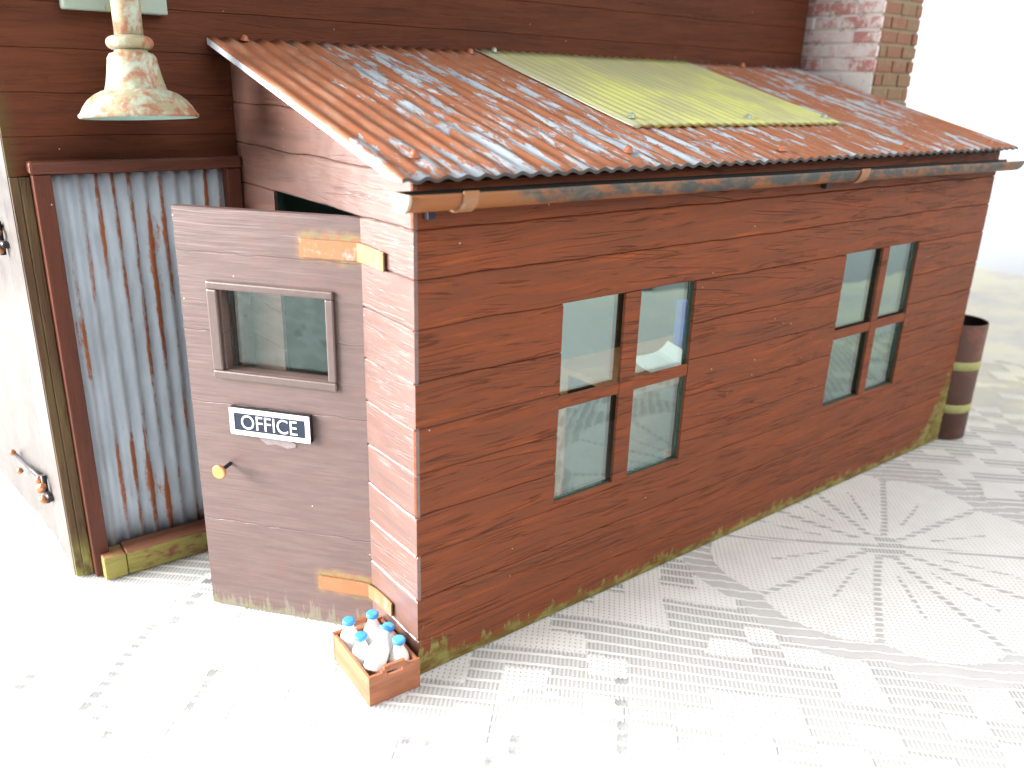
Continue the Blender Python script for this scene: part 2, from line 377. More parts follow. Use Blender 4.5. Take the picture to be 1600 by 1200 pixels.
def tube(bm, pts, r, n=12, caps=True, mi=0):
    pts = [Vector(p) for p in pts]; rings = []; up = Vector((0.13, 0.31, 0.94)).normalized()
    for i, p in enumerate(pts):
        t = (pts[min(i + 1, len(pts) - 1)] - pts[max(i - 1, 0)]).normalized()
        a = t.cross(up)
        if a.length < 1e-4: a = t.cross(Vector((1, 0, 0)))
        a.normalize(); b = t.cross(a); rr = r[i] if isinstance(r, (list, tuple)) else r
        rings.append([bm.verts.new(p + a * rr * math.cos(2 * math.pi * k / n) + b * rr * math.sin(2 * math.pi * k / n)) for k in range(n)])
    for a, b in zip(rings, rings[1:]):
        for k in range(n):
            f = bm.faces.new((a[k], a[(k + 1) % n], b[(k + 1) % n], b[k])); f.material_index = mi; f.smooth = True
    if caps: bm.faces.new(rings[0][::-1]).material_index = mi; bm.faces.new(rings[-1]).material_index = mi
def plate(bm, mapf, us, vs_, hole, d0, d1):
    """solid board made of the cells of a grid, without the cells for which hole(u, v) is true"""
    ok = lambda i, j: 0 <= i < len(us) - 1 and 0 <= j < len(vs_) - 1 and not hole((us[i] + us[i + 1]) / 2, (vs_[j] + vs_[j + 1]) / 2)
    c = {}
    def vt(i, j, d):
        if (i, j, d) not in c: c[i, j, d] = bm.verts.new(mapf(us[i], d, vs_[j]))
        return c[i, j, d]
    for i in range(len(us) - 1):
        for j in range(len(vs_) - 1):
            if not ok(i, j): continue
            q = [(i, j), (i + 1, j), (i + 1, j + 1), (i, j + 1)]
            for d in (d0, d1): bm.faces.new([vt(*p, d) for p in q])
            for (a, b, di, dj) in ((0, 1, 0, -1), (1, 2, 1, 0), (2, 3, 0, 1), (3, 0, -1, 0)):
                if not ok(i + di, j + dj): bm.faces.new([vt(*q[a], d0), vt(*q[b], d0), vt(*q[b], d1), vt(*q[a], d1)])

def planks(parent, mat, mapf, u0, u1, seams, holes, top=None, th=0.15, seed=0, step=0.8, wob=0.05, name="plank", grv=(0.012, 0.045)):
    """one object per plank; joints wander a little as scribed by hand"""
    def seam(k, u):
        z = seams[k]
        if k in (0, len(seams) - 1): return z
        return z + wob * noise.noise(Vector((u * 0.35, k * 7.3 + seed, 1.0))) + wob * 0.8 * noise.noise(Vector((u * 1.7, k * 3.3 + seed, 5.0)))
    for k in range(len(seams) - 1):
        br = {u0, u1}
        for a, b, _, _ in holes:
            for q in (a, b):
                if u0 < q < u1: br.add(q)
        br = sorted(br); runs = []; cur = []
        for a, b in zip(br, br[1:]):
            lo_h, hi_h, dead = -1e9, 1e9, False
            for (ha, hb, za, zb) in holes:
                if ha - 1e-6 <= a and b <= hb + 1e-6:
                    if zb >= seams[k + 1] - 0.06 and za <= seams[k] + 0.06: dead = True
                    elif za <= seams[k] + 0.06 and zb > seams[k]: lo_h = max(lo_h, zb)
                    elif zb >= seams[k + 1] - 0.06 and za < seams[k + 1]: hi_h = min(hi_h, za)
            if dead:
                if cur: runs.append(cur); cur = []
                continue
            n = max(1, int((b - a) / step)); cols = []
            for i in range(n + 1):
                u = a + (b - a) * i / n
                lo, hi = max(seam(k, u), lo_h), min(seam(k + 1, u), hi_h)
                if top: hi = min(hi, top(u))
                cols.append((u, lo, hi))
            cols = [c for c in cols if c[2] - c[1] > 0.16]
            if len(cols) > 1: cur = cur + cols
        if cur: runs.append(cur)
        for run in runs:
            bm = bmesh.new(); prev = None; off = random.uniform(-0.012, 0.012); g, c = grv
            for (u, lo, hi) in run:
                j = 0.012 * noise.noise(Vector((u * 2.1, k * 5.0, seed + 2.0)))
                ring = [bm.verts.new(mapf(u, d, z)) for d, z in ((th, lo + g), (c + off, lo + g), (off, lo + g + c + j), (off, hi - g - c + j), (c + off, hi - g), (th, hi - g))]
                if prev:
                    for i in range(6): bm.faces.new((prev[i], prev[(i + 1) % 6], ring[(i + 1) % 6], ring[i]))
                else: bm.faces.new(ring[::-1])
                prev = ring
            bm.faces.new(prev)
            mesh_obj(name, bm, mat, parent)

# ------------------------------------------------------------------ setting: table and room
D = 15.48
def slab(d, z0, z1):
    bm = bmesh.new(); pts = [(-75 - d, -52 - d), (32.4, -52 - d), (84, -31 - d), (109 + d, -31 - d), (109 + d, 75 + d), (-75 - d, 75 + d)]
    a = [bm.verts.new((x, y, z0)) for x, y in pts]; b = [bm.verts.new((x, y, z1)) for x, y in pts]
    bm.faces.new(a); bm.faces.new(b)
    for i in range(6): bm.faces.new((a[i], a[(i + 1) % 6], b[(i + 1) % 6], b[i]))
    return bm
table = mesh_obj("table_top", slab(0, -4.0, -0.30), plain("pale_table_wood", (0.55, 0.42, 0.24), 0.5)); tag(table, kind='structure')
bm = bmesh.new(); box(bm, 190, 194, -160, 240, -75, 170)
wl = mesh_obj("wall", bm, wall_white); tag(wl, kind='structure')
wp = mesh_obj("wall", B(187, 189.9, 34, 120, -75, 3, bev=0.5), plain("pale_blue_wall_paint", (0.70, 0.74, 0.79), 0.8, 0.2, 0, 0.03, 0.05)); tag(wp, kind='structure')

def mat_lace():
    M = Mat("white_lace"); nt = M.nt
    at = nt.nodes.new('ShaderNodeAttribute'); at.attribute_name = 'lace'
    sp = nt.nodes.new('ShaderNodeSeparateColor'); nt.links.new(at.outputs['Color'], sp.inputs[0])
    dense, opn, dash = (V(nt, sp.outputs[i]) for i in range(3)); hole = V(nt, at.outputs['Alpha'])
    at2 = nt.nodes.new('ShaderNodeAttribute'); at2.attribute_name = 'thread'
    sp2 = nt.nodes.new('ShaderNodeSeparateXYZ'); nt.links.new(at2.outputs['Vector'], sp2.inputs[0])
    u, v = V(nt, sp2.outputs[0]), V(nt, sp2.outputs[1])
    wv = M.noise(M.x * 3.0, M.y * 3.0, 0.0, 2) * 0.10
    rv = ((v + wv) / 0.60).fract()
    row = (rv - 0.5).abs().step(0.19, 0.13)
    rung = ((u / 0.18).fract() - 0.5).abs().step(0.34, 0.22)
    ladder = row.max(rung * 0.72).max(0.46)
    wu = ((u / 0.24).fract() - 0.5).abs(); wv2 = (((v + wv * 0.3) / 0.23).fract() - 0.5).abs()
    weave = 1.0 - (wu.step(0.28, 0.46) * wv2.step(0.28, 0.46)) * 0.42
    opent = (((v + wv * 2.0 + M.noise(u * 0.9, v * 0.6, 2.0, 1) * 0.35) / 0.62).fract() - 0.5).abs().step(0.17, 0.10).max(0.62)
    dsh = ((v / 0.42).fract() - 0.5).abs().step(0.24, 0.16).max(0.58)
    cov = ladder * dense.inv() + weave * dense
    cov = cov * opn.inv() + opent * opn
    cov = cov * dash.inv() + dsh * dash
    cov = cov * (1.0 - hole.step(0.40, 0.60) * 0.72)
    n = M.noise(M.x * 0.8, M.y * 0.8, M.z, 3)
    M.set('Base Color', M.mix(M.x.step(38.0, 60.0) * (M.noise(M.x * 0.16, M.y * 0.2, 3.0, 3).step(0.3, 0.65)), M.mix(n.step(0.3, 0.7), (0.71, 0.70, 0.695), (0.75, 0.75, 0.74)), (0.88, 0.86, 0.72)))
    M.set('Roughness', 0.8); M.set('Specular IOR Level', 0.15)
    M.bump(cov, 0.07, 0.9)
    tr = nt.nodes.new('ShaderNodeBsdfTransparent'); mx = nt.nodes.new('ShaderNodeMixShader')
    nt.links.new(cov.o, mx.inputs[0]); nt.links.new(tr.outputs[0], mx.inputs[1]); nt.links.new(M.b.outputs[0], mx.inputs[2])
    nt.links.new(mx.outputs[0], nt.nodes["Material Output"].inputs['Surface'])
    return M.m
def mat_lining():
    M = Mat("undercloth")
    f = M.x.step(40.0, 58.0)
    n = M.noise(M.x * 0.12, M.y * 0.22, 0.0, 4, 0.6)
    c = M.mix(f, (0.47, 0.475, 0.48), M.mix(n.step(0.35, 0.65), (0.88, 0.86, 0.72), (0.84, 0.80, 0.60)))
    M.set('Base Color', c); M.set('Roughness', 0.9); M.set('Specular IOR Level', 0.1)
    return M.m

def build_cloth():
    def axis(a, b, lo, hi, h, n):
        return np.concatenate([np.linspace(a, lo, n, endpoint=False), np.arange(lo, hi, h), np.linspace(hi, b, n)])
    xs = axis(-76, 109.4, -19, 66, 0.12, 30); ys = axis(-31.4, 76, -19, 31, 0.12, 30)
    X, Y = np.meshgrid(xs, ys); nx, ny = len(xs), len(ys)
    x, y = X.ravel(), Y.ravel()
    edge = np.clip(-31.4 - (84 - x) * 0.40, -52, -31.4); x0g, y0g = x, y
    def sn(px, py, f, s): # cheap smooth noise
        r = np.random.default_rng(s); out = 0
        for i in range(5):
            a, p, q = r.uniform(0, 6.28, 3); ff = f * r.uniform(0.6, 1.5)
            out = out + np.sin((px * np.cos(a) + py * np.sin(a)) * ff + p)
        return out / 5
    c0 = np.array([25.5, -5.5]); e1 = np.array([-27.5, 8.5]); e2 = np.array([8.5, 27.5]); inv = np.linalg.inv(np.stack([e1, e2], 1))
    wx, wy = x + 0.25 * sn(x, y, 0.7, 1), y + 0.25 * sn(x, y, 0.7, 2)
    ab = inv @ np.stack([wx - c0[0], wy - c0[1]]); k = np.round(ab)
    dx = (e1[:, None] * (ab[0] - k[0]) + e2[:, None] * (ab[1] - k[1]))
    r = np.hypot(dx[0], dx[1]); th = np.arctan2(dx[1], dx[0]) + 0.12
    far = np.maximum(abs(ab[0] - k[0]), abs(ab[1] - k[1]))
    K = 10; sec = th * K / (2 * np.pi); fr = sec - np.floor(sec)
    bound = 8.6 + 1.0 * np.sin(np.pi * fr) ** 0.5
    home = (k[0] == 0) & (k[1] == 0)
    petal = (r < bound) & (r > 1.2) & home
    dd = np.minimum(fr, 1 - fr) * 2 * np.pi / K * r
    vein = np.abs(fr - 0.5) * 2 * np.pi / K * r
    dashm = petal & ((dd < 0.17) | ((vein < 0.09) & (r > 3.0) & (r < 6.5)))
    ring = (r >= bound) & (r < bound + 1.5) & home
    chain_r = bound + 2.1
    hole = np.zeros(len(x), bool)
    core = (r < 1.2) & home
    ca, sa = math.cos(math.radians(-44)), math.sin(math.radians(-44))
    u = x * ca + y * sa; v = -x * sa + y * ca
    # chains of square holes along arcs, as in filet lace
    cu_, cv_ = 0.78, 0.62; iu, iv = np.floor(u / cu_), np.floor(v / cv_)
    uc, vc = (iu + 0.5) * cu_, (iv + 0.5) * cv_; xc, yc = uc * ca - vc * sa, uc * sa + vc * ca
    inn = (np.abs(u - uc) < cu_ * 0.30) & (np.abs(v - vc) < cv_ * 0.30)
    ab2 = inv @ np.stack([xc - c0[0], yc - c0[1]]); k2 = np.round(ab2)
    d2 = (e1[:, None] * (ab2[0] - k2[0]) + e2[:, None] * (ab2[1] - k2[1])); r2 = np.hypot(d2[0], d2[1]); t2 = np.arctan2(d2[1], d2[0])
    hs2 = np.sin(iu * 12.9898 + iv * 78.233) * 43758.5453; hs2 = hs2 - np.floor(hs2)
    ch = (np.abs(r2 - 8.7 - 0.5 * np.sin(5 * t2)) < 0.36) & (np.sin(3 * t2 + 0.6) > -0.35) & (hs2 < 0.8)
    ch |= (np.abs(r2 - 5.2 - 0.9 * np.sin(4 * t2 + 1.0)) < 0.33) & (np.sin(4 * t2 + 2.2) > 0.45) & (hs2 < 0.7)
    ch |= (np.abs(r2 - 12.3 + 0.8 * np.sin(6 * t2)) < 0.33) & (np.sin(5 * t2) > 0.5) & (hs2 < 0.7)
    hole |= inn & ch & (k2[0] > 0)
    v = v + 0.95 * sn(x, y, 0.14, 5) + 0.30 * sn(x, y, 0.33, 8) + 0.16 * sn(x, y, 0.5, 6)
    # filet blocks in the ladder ground
    bu, bv = np.floor(u / 1.7 + 0.25 * sn(x, y, 1.1, 15)), np.floor(v / 1.2)
    hsh = np.sin(bu * 12.9898 + bv * 78.233) * 43758.5453; hsh = hsh - np.floor(hsh)
    block = (~petal) & (~ring) & ((hsh + 0.35 * sn(x, y, 0.3, 9)) < 0.38)
    # short ladders of square holes scattered in the ground
    hu, hv = np.floor(u / 0.8), np.floor(v / 0.7); h2 = np.sin(hu * 31.7 + hv * 17.3) * 9137.31; h2 = h2 - np.floor(h2)
    inb = ((u / 0.8 - hu) < 0.62) & ((v / 0.7 - hv) < 0.55)
    tr_ = sn(x, y, 0.45, 12)
    hole |= (~petal) & (~ring) & inb & (h2 < 0.45) & (np.abs(tr_) < 0.07) & (x < -40)
    dense = np.where(petal | block, 1.0, 0.0); opn = np.where(ring, 1.0, 0.0); dash = np.where(dashm, 1.0, 0.0)
    out = (y < -18.9) | (x > 65.9); dense = np.where(out, 1.0, dense); dash = np.where(out, 0.0, dash); opn = np.where(out, 0.0, opn); hole &= ~out
    z = 0.035 * sn(x, y, 0.45, 20) + 0.02 * sn(x, y, 1.6, 21) - 0.045
    z = z + np.where(x > 50, 0.25 * sn(x, y, 0.12, 23) * np.clip((x - 50) / 20, 0, 1), 0)
    z = np.minimum(z, 0.0)
    yy = np.where(y < -19, -19 + (y + 19) * (edge + 19) / (-31.4 + 19), y)
    co = np.stack([x, yy, z], 1) * S
    idx = np.arange(nx * ny).reshape(ny, nx)
    q = np.stack([idx[:-1, :-1], idx[:-1, 1:], idx[1:, 1:], idx[1:, :-1]], -1).reshape(-1, 4)
    me = bpy.data.meshes.new("tablecloth"); me.vertices.add(len(co)); me.vertices.foreach_set('co', co.ravel())
    me.loops.add(q.size); me.loops.foreach_set('vertex_index', q.ravel().astype(np.int32))
    me.polygons.add(len(q)); me.polygons.foreach_set('loop_start', (np.arange(len(q)) * 4).astype(np.int32))
    me.polygons.foreach_set('loop_total', np.full(len(q), 4, np.int32)); me.polygons.foreach_set('use_smooth', np.ones(len(q), bool))
    me.update(calc_edges=True)
    a = me.attributes.new('lace', 'FLOAT_COLOR', 'POINT'); a.data.foreach_set('color', np.stack([dense, opn, dash, hole.astype(float)], 1).astype(np.float32).ravel())
    a = me.attributes.new('thread', 'FLOAT_VECTOR', 'POINT'); a.data.foreach_set('vector', np.stack([u, v, 0 * u], 1).astype(np.float32).ravel())
    me.materials.append(mat_lace())
    o = bpy.data.objects.new("tablecloth", me); COL.objects.link(o); WORLD[o.name] = Matrix.Identity(4)
    tag(o, "white patterned lace tablecloth spread flat under the model buildings", "tablecloth")
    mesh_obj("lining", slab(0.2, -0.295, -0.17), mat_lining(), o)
build_cloth()

# ------------------------------------------------------------------ shed
SLOPE = (24.24 - 19.85) / 16.38
roofz = lambda y: 19.85 + SLOPE * (y + 0.9)
L = 42.5
W1 = (6.85, 14.77, 5.82, 14.6); W2 = (26.85, 34.44, 5.82, 14.6)
DOOR = (3.7, 11.5, -1.0, 18.0)
shed = thing("shed", "long red-brown wooden lean-to office with rusty corrugated roof and open door", "shed", (0, 0, 0))
SEAMS = [0.02, 1.69, 3.58, 5.53, 7.22, 8.98, 10.8, 12.59, 14.57, 16.31, 18.02, 19.62]
fmap = lambda u, d, z: (u, d, z)
emap = lambda u, d, z: (d, u, z)
bm = bmesh.new()
plate(bm, fmap, [0.16, W1[0], W1[1], W2[0], W2[1], L - 0.02], [0.03, 5.82, 14.6, 19.5],
      lambda u, v: 5.82 < v < 14.6 and (W1[0] < u < W1[1] or W2[0] < u < W2[1]), 0.155, 0.42)
fw = mesh_obj("front_wall", bm, inner_green, shed)
planks(fw, wood_front, fmap, 0.0, L, SEAMS, [W1, W2], seed=1, wob=0.06)
# end wall with the doorway
bm = bmesh.new()
us = [0.43, DOOR[0], DOOR[1], 15.4]
plate(bm, emap, us, [0.03, 18.0, 19.4], lambda u, v: DOOR[0] < u < DOOR[1] and v < 18, 0.155, 0.42)
box(bm, 0.16, 0.41, 3.0, 15.4, 19.42, 19.9)
ew = mesh_obj("end_wall", bm, inner_green, shed)
planks(ew, wood_end, emap, 0.0, 15.46, SEAMS[:-1] + [19.8, 21.55, 23.25, 24.6], [DOOR], top=lambda y: roofz(y) - 0.36, seed=40, wob=0.07)
# gable infill behind the upper end planks, far end, back lining, floor
bm = bmesh.new()
for a, b in ((0.16, 0.41), (L - 0.42, L - 0.03)):
    bm = bmesh.new()
    pr = [(0.43, 19.42), (15.3, 19.42), (15.3, roofz(15.3) - 0.42), (0.43, roofz(0.43) - 0.42)]
    if a > 1: pr[0] = (0.43, 0.03); pr[1] = (15.3, 0.03)
    v0 = [bm.verts.new((a, y, z)) for y, z in pr]; v1 = [bm.verts.new((b, y, z)) for y, z in pr]
    bm.faces.new(v0); bm.faces.new(v1[::-1])
    for i in range(4): bm.faces.new((v0[i], v1[i], v1[(i + 1) % 4], v0[(i + 1) % 4]))
    mesh_obj("gable_board", bm, [inner_green], shed)
bm = bmesh.new(); box(bm, L - 0.025, L, 0.16, 15.4, 0.02, 19.4); mesh_obj("far_end_board", bm, wood_front, shed)
mesh_obj("back_lining", B(0.45, L - 0.45, 15.18, 15.42, 0.1, 23.6), inner_green, shed)
mesh_obj("floor_board", B(0.45, L - 0.45, 0.45, 15.15, 0.02, 0.12), inner_floor, shed)
# corner cover strip, pale end grain of the front boards
mesh_obj("fascia_strip", B(0.05, L, -0.03, 0.12, 19.63, roofz(0) - 0.34), wood_dark, shed)

def window(wx):
    x0, x1, z0, z1 = wx; xm = (10.32 - 6.85 + x0, 11.25 - 6.85 + x0) if x0 < 20 else (30.55, 31.25)
    zm = (10.10, 10.66) if x0 < 20 else (9.80, 10.32)
    bm = bmesh.new()
    box(bm, xm[0], xm[1], -0.01, 0.15, z0, z1, 0.03)
    box(bm, x0, xm[0] - 0.002, 0.012, 0.14, zm[0], zm[1], 0.03); box(bm, xm[1] + 0.002, x1, 0.012, 0.14, zm[0], zm[1], 0.03)
    wn = mesh_obj("window", bm, wood_front, shed)
    for a, b in ((x0 + .01, xm[0] + .4), (xm[0] + .42, x1 - .01)):
        for c, d in ((z0 + .01, zm[0] + .2), (zm[0] + .22, z1 - .01)):
            mesh_obj("pane", B(a, b, 0.24, 0.34, c, d), glass, wn)
window(W1); window(W2)

# corrugated roof
tin_edge = plain("grey_tin_edge", (0.085, 0.08, 0.075), 0.6, 0.3, 0, 0.3)
def corrugated(x0, x1, ya, yb, zf, pitch, amp, th, nyy=18, hole=None, seed=0):
    bm = bmesh.new(); nx = int((x1 - x0) / pitch * 8) + 1; rows = []
    for layer in (0, 1):
        g = []
        for i in range(nx + 1):
            x = x0 + (x1 - x0) * i / nx; c = amp * math.cos(2 * math.pi * x / pitch)
            col = []
            for j in range(nyy + 1):
                y = ya + (yb - ya) * j / nyy
                if j == 0: y += 0.05 * noise.noise(Vector((x * 0.9, seed, 0)))
                wob = 0.03 * noise.noise(Vector((x * 0.25, y * 0.3, seed + 3.0)))
                col.append(bm.verts.new((x, y, zf(y) + c + wob - layer * th)))
            g.append(col)
        rows.append(g)
    t, b = rows
    for i in range(nx):
        for j in range(nyy):
            c = t[i][j].co
            if hole and hole[0] < c.x < hole[1] and hole[2] < c.y < hole[3]: continue
            bm.faces.new((t[i][j], t[i + 1][j], t[i + 1][j + 1], t[i][j + 1])).smooth = True
            bm.faces.new((b[i][j + 1], b[i + 1][j + 1], b[i + 1][j], b[i][j])).smooth = True
        f = bm.faces.new((t[i][0], b[i][0], b[i + 1][0], t[i + 1][0])); f.material_index = 1 if hole else 0; bm.faces.new((t[i][nyy], t[i + 1][nyy], b[i + 1][nyy], b[i][nyy]))
    for j in range(nyy):
        bm.faces.new((t[0][j], t[0][j + 1], b[0][j + 1], b[0][j])); bm.faces.new((t[nx][j], b[nx][j], b[nx][j + 1], t[nx][j + 1]))
    return bm
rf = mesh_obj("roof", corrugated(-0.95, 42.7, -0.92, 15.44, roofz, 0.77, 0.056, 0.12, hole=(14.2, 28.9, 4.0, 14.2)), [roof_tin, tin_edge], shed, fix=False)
bm = bmesh.new()   # roofing board under the tin, its pale edge showing along the verge
plate(bm, lambda u, d, v: (u, v, roofz(v) - d), [-0.86, 14.6, 28.4, 42.6], [-0.10, 4.4, 14.0, 15.42], lambda u, v: 14.6 < u < 28.4 and 4.4 < v < 14.0, 0.22, 0.36)
mesh_obj("roof_board", bm, inner_green, shed)
bm = bmesh.new()
pr = [(-0.88, roofz(-0.88) - 0.08), (15.42, roofz(15.42) - 0.03), (15.42, roofz(15.42) - 0.30), (-0.2, roofz(-0.2) - 0.29)]
v0 = [bm.verts.new((-0.97, y, z)) for y, z in pr]; v1 = [bm.verts.new((-0.87, y, z)) for y, z in pr]
bm.faces.new(v0); bm.faces.new(v1)
for i in range(4): bm.faces.new((v0[i], v1[i], v1[(i + 1) % 4], v0[(i + 1) % 4]))
mesh_obj("verge_strip", bm, roof_edge, shed)
def screw(x, y, z, r, mat, parent):
    bm = bmesh.new()
    lathe(bm, [(r * 1.25, 0.0), (r * 1.25, r * 0.2), (r, r * 0.3), (r * 0.92, r * 0.8), (r * 0.6, r * 1.2), (r * 0.1, r * 1.35)], 14, Matrix.Translation((x, y, z)) @ Matrix.Rotation(math.atan(SLOPE), 4, 'X'), cap1=True)
    mesh_obj("screw", bm, mat, parent)
for x, y in ((0.55, 0.76), (10.33, 0.5), (19.83, 0.0), (30.4, -0.25), (40.2, -0.25), (0.55, 15.0), (12.6, 14.8), (40.1, 7.1), (35.5, 15.0)):
    screw(x, y, roofz(y) + 0.05, 0.17, rivet_rust, rf)
skz = lambda y: roofz(y) + 0.12
sk = mesh_obj("skylight_panel", corrugated(13.25, 29.7, 3.2, 15.3, skz, 0.66, 0.038, 0.06, 12, seed=9), skylight_mat, shed, fix=False)
for x, y in ((14.24, 4.3), (22.44, 4.1), (29.2, 4.1), (14.23, 14.9)): screw(x, y, skz(y) + 0.03, 0.16, rivet_green, sk)

# gutter
gz = lambda x: 19.38 - 0.0075 * (x + 0.9)
bm = bmesh.new(); R0, R1, ng = 0.56, 0.50, 12; rings = []
for i in range(61):
    x = -0.85 + (42.95 + 0.85) * i / 60; wz = 0.02 * noise.noise(Vector((x * 0.2, 0, 4)))
    ring = [bm.verts.new((x, -0.80 + R0 * math.cos(math.pi + math.pi * k / ng), gz(x) + wz + R0 * 1.1 * math.sin(math.pi + math.pi * k / ng))) for k in range(ng + 1)]
    ring += [bm.verts.new((x, -0.80 + R1 * math.cos(2 * math.pi - math.pi * k / ng), gz(x) + wz + R1 * 1.1 * math.sin(2 * math.pi - math.pi * k / ng))) for k in range(ng + 1)]
    if rings:
        p = rings[-1]; n = len(ring)
        for k in range(n):
            f = bm.faces.new((p[k], p[(k + 1) % n], ring[(k + 1) % n], ring[k])); f.smooth = k not in (ng, 2 * ng + 1)
            if ng < k < 2 * ng + 1: f.material_index = 1
    rings.append(ring)
bm.faces.new(rings[0]); bm.faces.new(rings[-1])
gt = mesh_obj("gutter", bm, [gutter_mat, black_in], shed)
bm = bmesh.new()
pts = [(-0.80 + 0.57 * math.cos(math.pi + math.pi * k / 14), gz(-.9) + 0.63 * math.sin(math.pi + math.pi * k / 14)) for k in range(15)]
v0 = [bm.verts.new((-0.98, y, z)) for y, z in pts]; v1 = [bm.verts.new((-0.86, y, z)) for y, z in pts]
bm.faces.new(v0); bm.faces.new(v1)
for i in range(15): bm.faces.new((v0[i], v1[i], v1[(i + 1) % 15], v0[(i + 1) % 15]))
mesh_obj("end_cap", bm, plain("pale_cap_paint", (0.50, 0.40, 0.28), 0.5), gt)
def gstrap(x, wd):
    bm = bmesh.new(); rr = []
    for k in range(15):
        a = math.pi * 0.97 + math.pi * 0.80 * k / 14
        rr.append([bm.verts.new((xx, -0.80 + q * math.cos(a), gz(x) + q * 1.1 * math.sin(a))) for xx, q in ((x - wd, 0.575), (x + wd, 0.575), (x + wd, 0.635), (x - wd, 0.635))])
        if k:
            for i in range(4): bm.faces.new((rr[-2][i], rr[-2][(i + 1) % 4], rr[-1][(i + 1) % 4], rr[-1][i]))
    bm.faces.new(rr[0]); bm.faces.new(rr[-1]); mesh_obj("gutter_strap", bm, strap_mat, gt)
gstrap(1.35, 0.30); gstrap(24.9, 0.36)
for x in (0.55, 23.6):
    bm = bmesh.new()
    box(bm, x - 0.16, x + 0.16, -0.30, -0.0, gz(x) - 0.98, gz(x) - 0.66, 0.03); mesh_obj("gutter_bracket", bm, dark_metal, gt)

# open door
hg = Vector((0, 3.7, 0)); dv = Vector((-4.89, 6.16, 0)).normalized(); dn = Vector((-dv.y, dv.x, 0))   # dn: outward
DW = 7.82
DM = Matrix(((dv.x, -dn.x, 0, hg.x), (dv.y, -dn.y, 0, hg.y), (0, 0, 1, 0), (0, 0, 0, 1)))   # (s, depth, z) -> world
bm = bmesh.new()
us = [0.0, 1.5, 6.0, DW]; zs = [0.03, 11.45, 14.8, 17.93]
plate(bm, lambda u, d, z: (u, d, z), us, zs, lambda u, v: 1.5 < u < 6.0 and 11.45 < v < 14.8, 0.0, 0.42)
bmesh.ops.bevel(bm, geom=[e for e in bm.edges if e.calc_face_angle(0) > 0.8], offset=0.04, segments=2, affect='EDGES')
door = mesh_obj("door", bm, door_paint, shed, M=DM)
bm = bmesh.new()
for a, b, c, d in ((1.15, 6.57, 14.78, 15.10), (1.15, 6.57, 11.05, 11.42), (1.15, 1.52, 11.425, 14.775), (6.10, 6.57, 11.425, 14.775)):
    box(bm, a, b, -0.17, 0.0, c, d, 0.07)
fr = mesh_obj("window_frame", bm, door_trim, door, M=DM)
mesh_obj("pane", B(1.45, 6.05, 0.46, 0.56, 11.40, 14.85), door_glass, door, M=DM)
bm = bmesh.new()
for a, b, c, d in ((1.0, 6.5, 14.81, 15.1), (1.0, 6.5, 11.1, 11.44), (1.0, 1.44, 11.445, 14.805), (6.06, 6.5, 11.445, 14.805)):
    box(bm, a, b, 0.43, 0.62, c, d, 0.02)
mesh_obj("inner_frame", bm, wood_end, door, M=DM)
bm = bmesh.new()
lathe(bm, [(0.085, 0.0), (0.085, 0.72), (0.11, 0.76), (0.30, 0.82), (0.31, 0.90), (0.27, 0.96)], 20,
      Matrix.Translation((6.28, 0.0, 7.2)) @ Matrix.Rotation(math.pi / 2, 4, 'X'), cap1=True)
for f in bm.faces:
    if f.calc_center_median().y > -0.74: f.material_index = 1
mesh_obj("handle", bm, [knob_mat, sign_black], door, M=DM)
bm = bmesh.new()
pts = [(3.35, 8.60), (4.8, 8.66), (4.75, 8.50), (4.45, 8.30), (4.05, 8.38), (3.55, 8.26), (3.2, 8.34), (3.12, 8.5)]
v0 = [bm.verts.new((s, -0.006, z)) for s, z in pts]; v1 = [bm.verts.new((s, -0.035, z)) for s, z in pts]
bm.faces.new(v0); bm.faces.new(v1)
for i in range(len(pts)): bm.faces.new((v0[i], v1[i], v1[(i + 1) % len(pts)], v0[(i + 1) % len(pts)]))
mesh_obj("glue_smear", bm, glue, door, M=DM)
def hinge(z0, z1, zw, wl):
    path = [(hg + dv * s + dn * (0.05 + 0.02 * (s < 0.1))) for s in (2.45, 2.35, 1.6, 0.8, 0.12)]
    path += [Vector((-0.12, 3.66, 0)), Vector((-0.06, 3.2, 0)), Vector((-0.05, 2.6, 0)), Vector((-0.06, wl + 0.25, 0)), Vector((-0.10, wl, 0))]
    bm = bmesh.new(); pr = None
    for i, p in enumerate(path):
        t = (path[min(i + 1, len(path) - 1)] - path[max(i - 1, 0)]).normalized(); nn = Vector((t.y, -t.x, 0))
        if nn.dot(Vector((-1, -0.6, 0))) < 0: nn = -nn
        f = i / (len(path) - 1); sh = (zw - z0) * max(0.0, (f - 0.55)) / 0.45
        j = 0.035 * noise.noise(Vector((i * 1.9, z0, 0)))
        ring = [bm.verts.new((q.x, q.y, zz)) for q, zz in ((p, z0 + sh + j), (p + nn * 0.06, z0 + sh + j), (p + nn * 0.06, z1 + sh - j), (p, z1 + sh - j))]
        if pr:
            for k in range(4): bm.faces.new((pr[k], pr[(k + 1) % 4], ring[(k + 1) % 4], ring[k]))
        else: bm.faces.new(ring)
        pr = ring
    bm.faces.new(pr); mesh_obj("hinge", bm, strap_mat, door)
hinge(16.35, 17.05, 16.30, 1.80); hinge(1.78, 2.42, 1.86, 1.82)

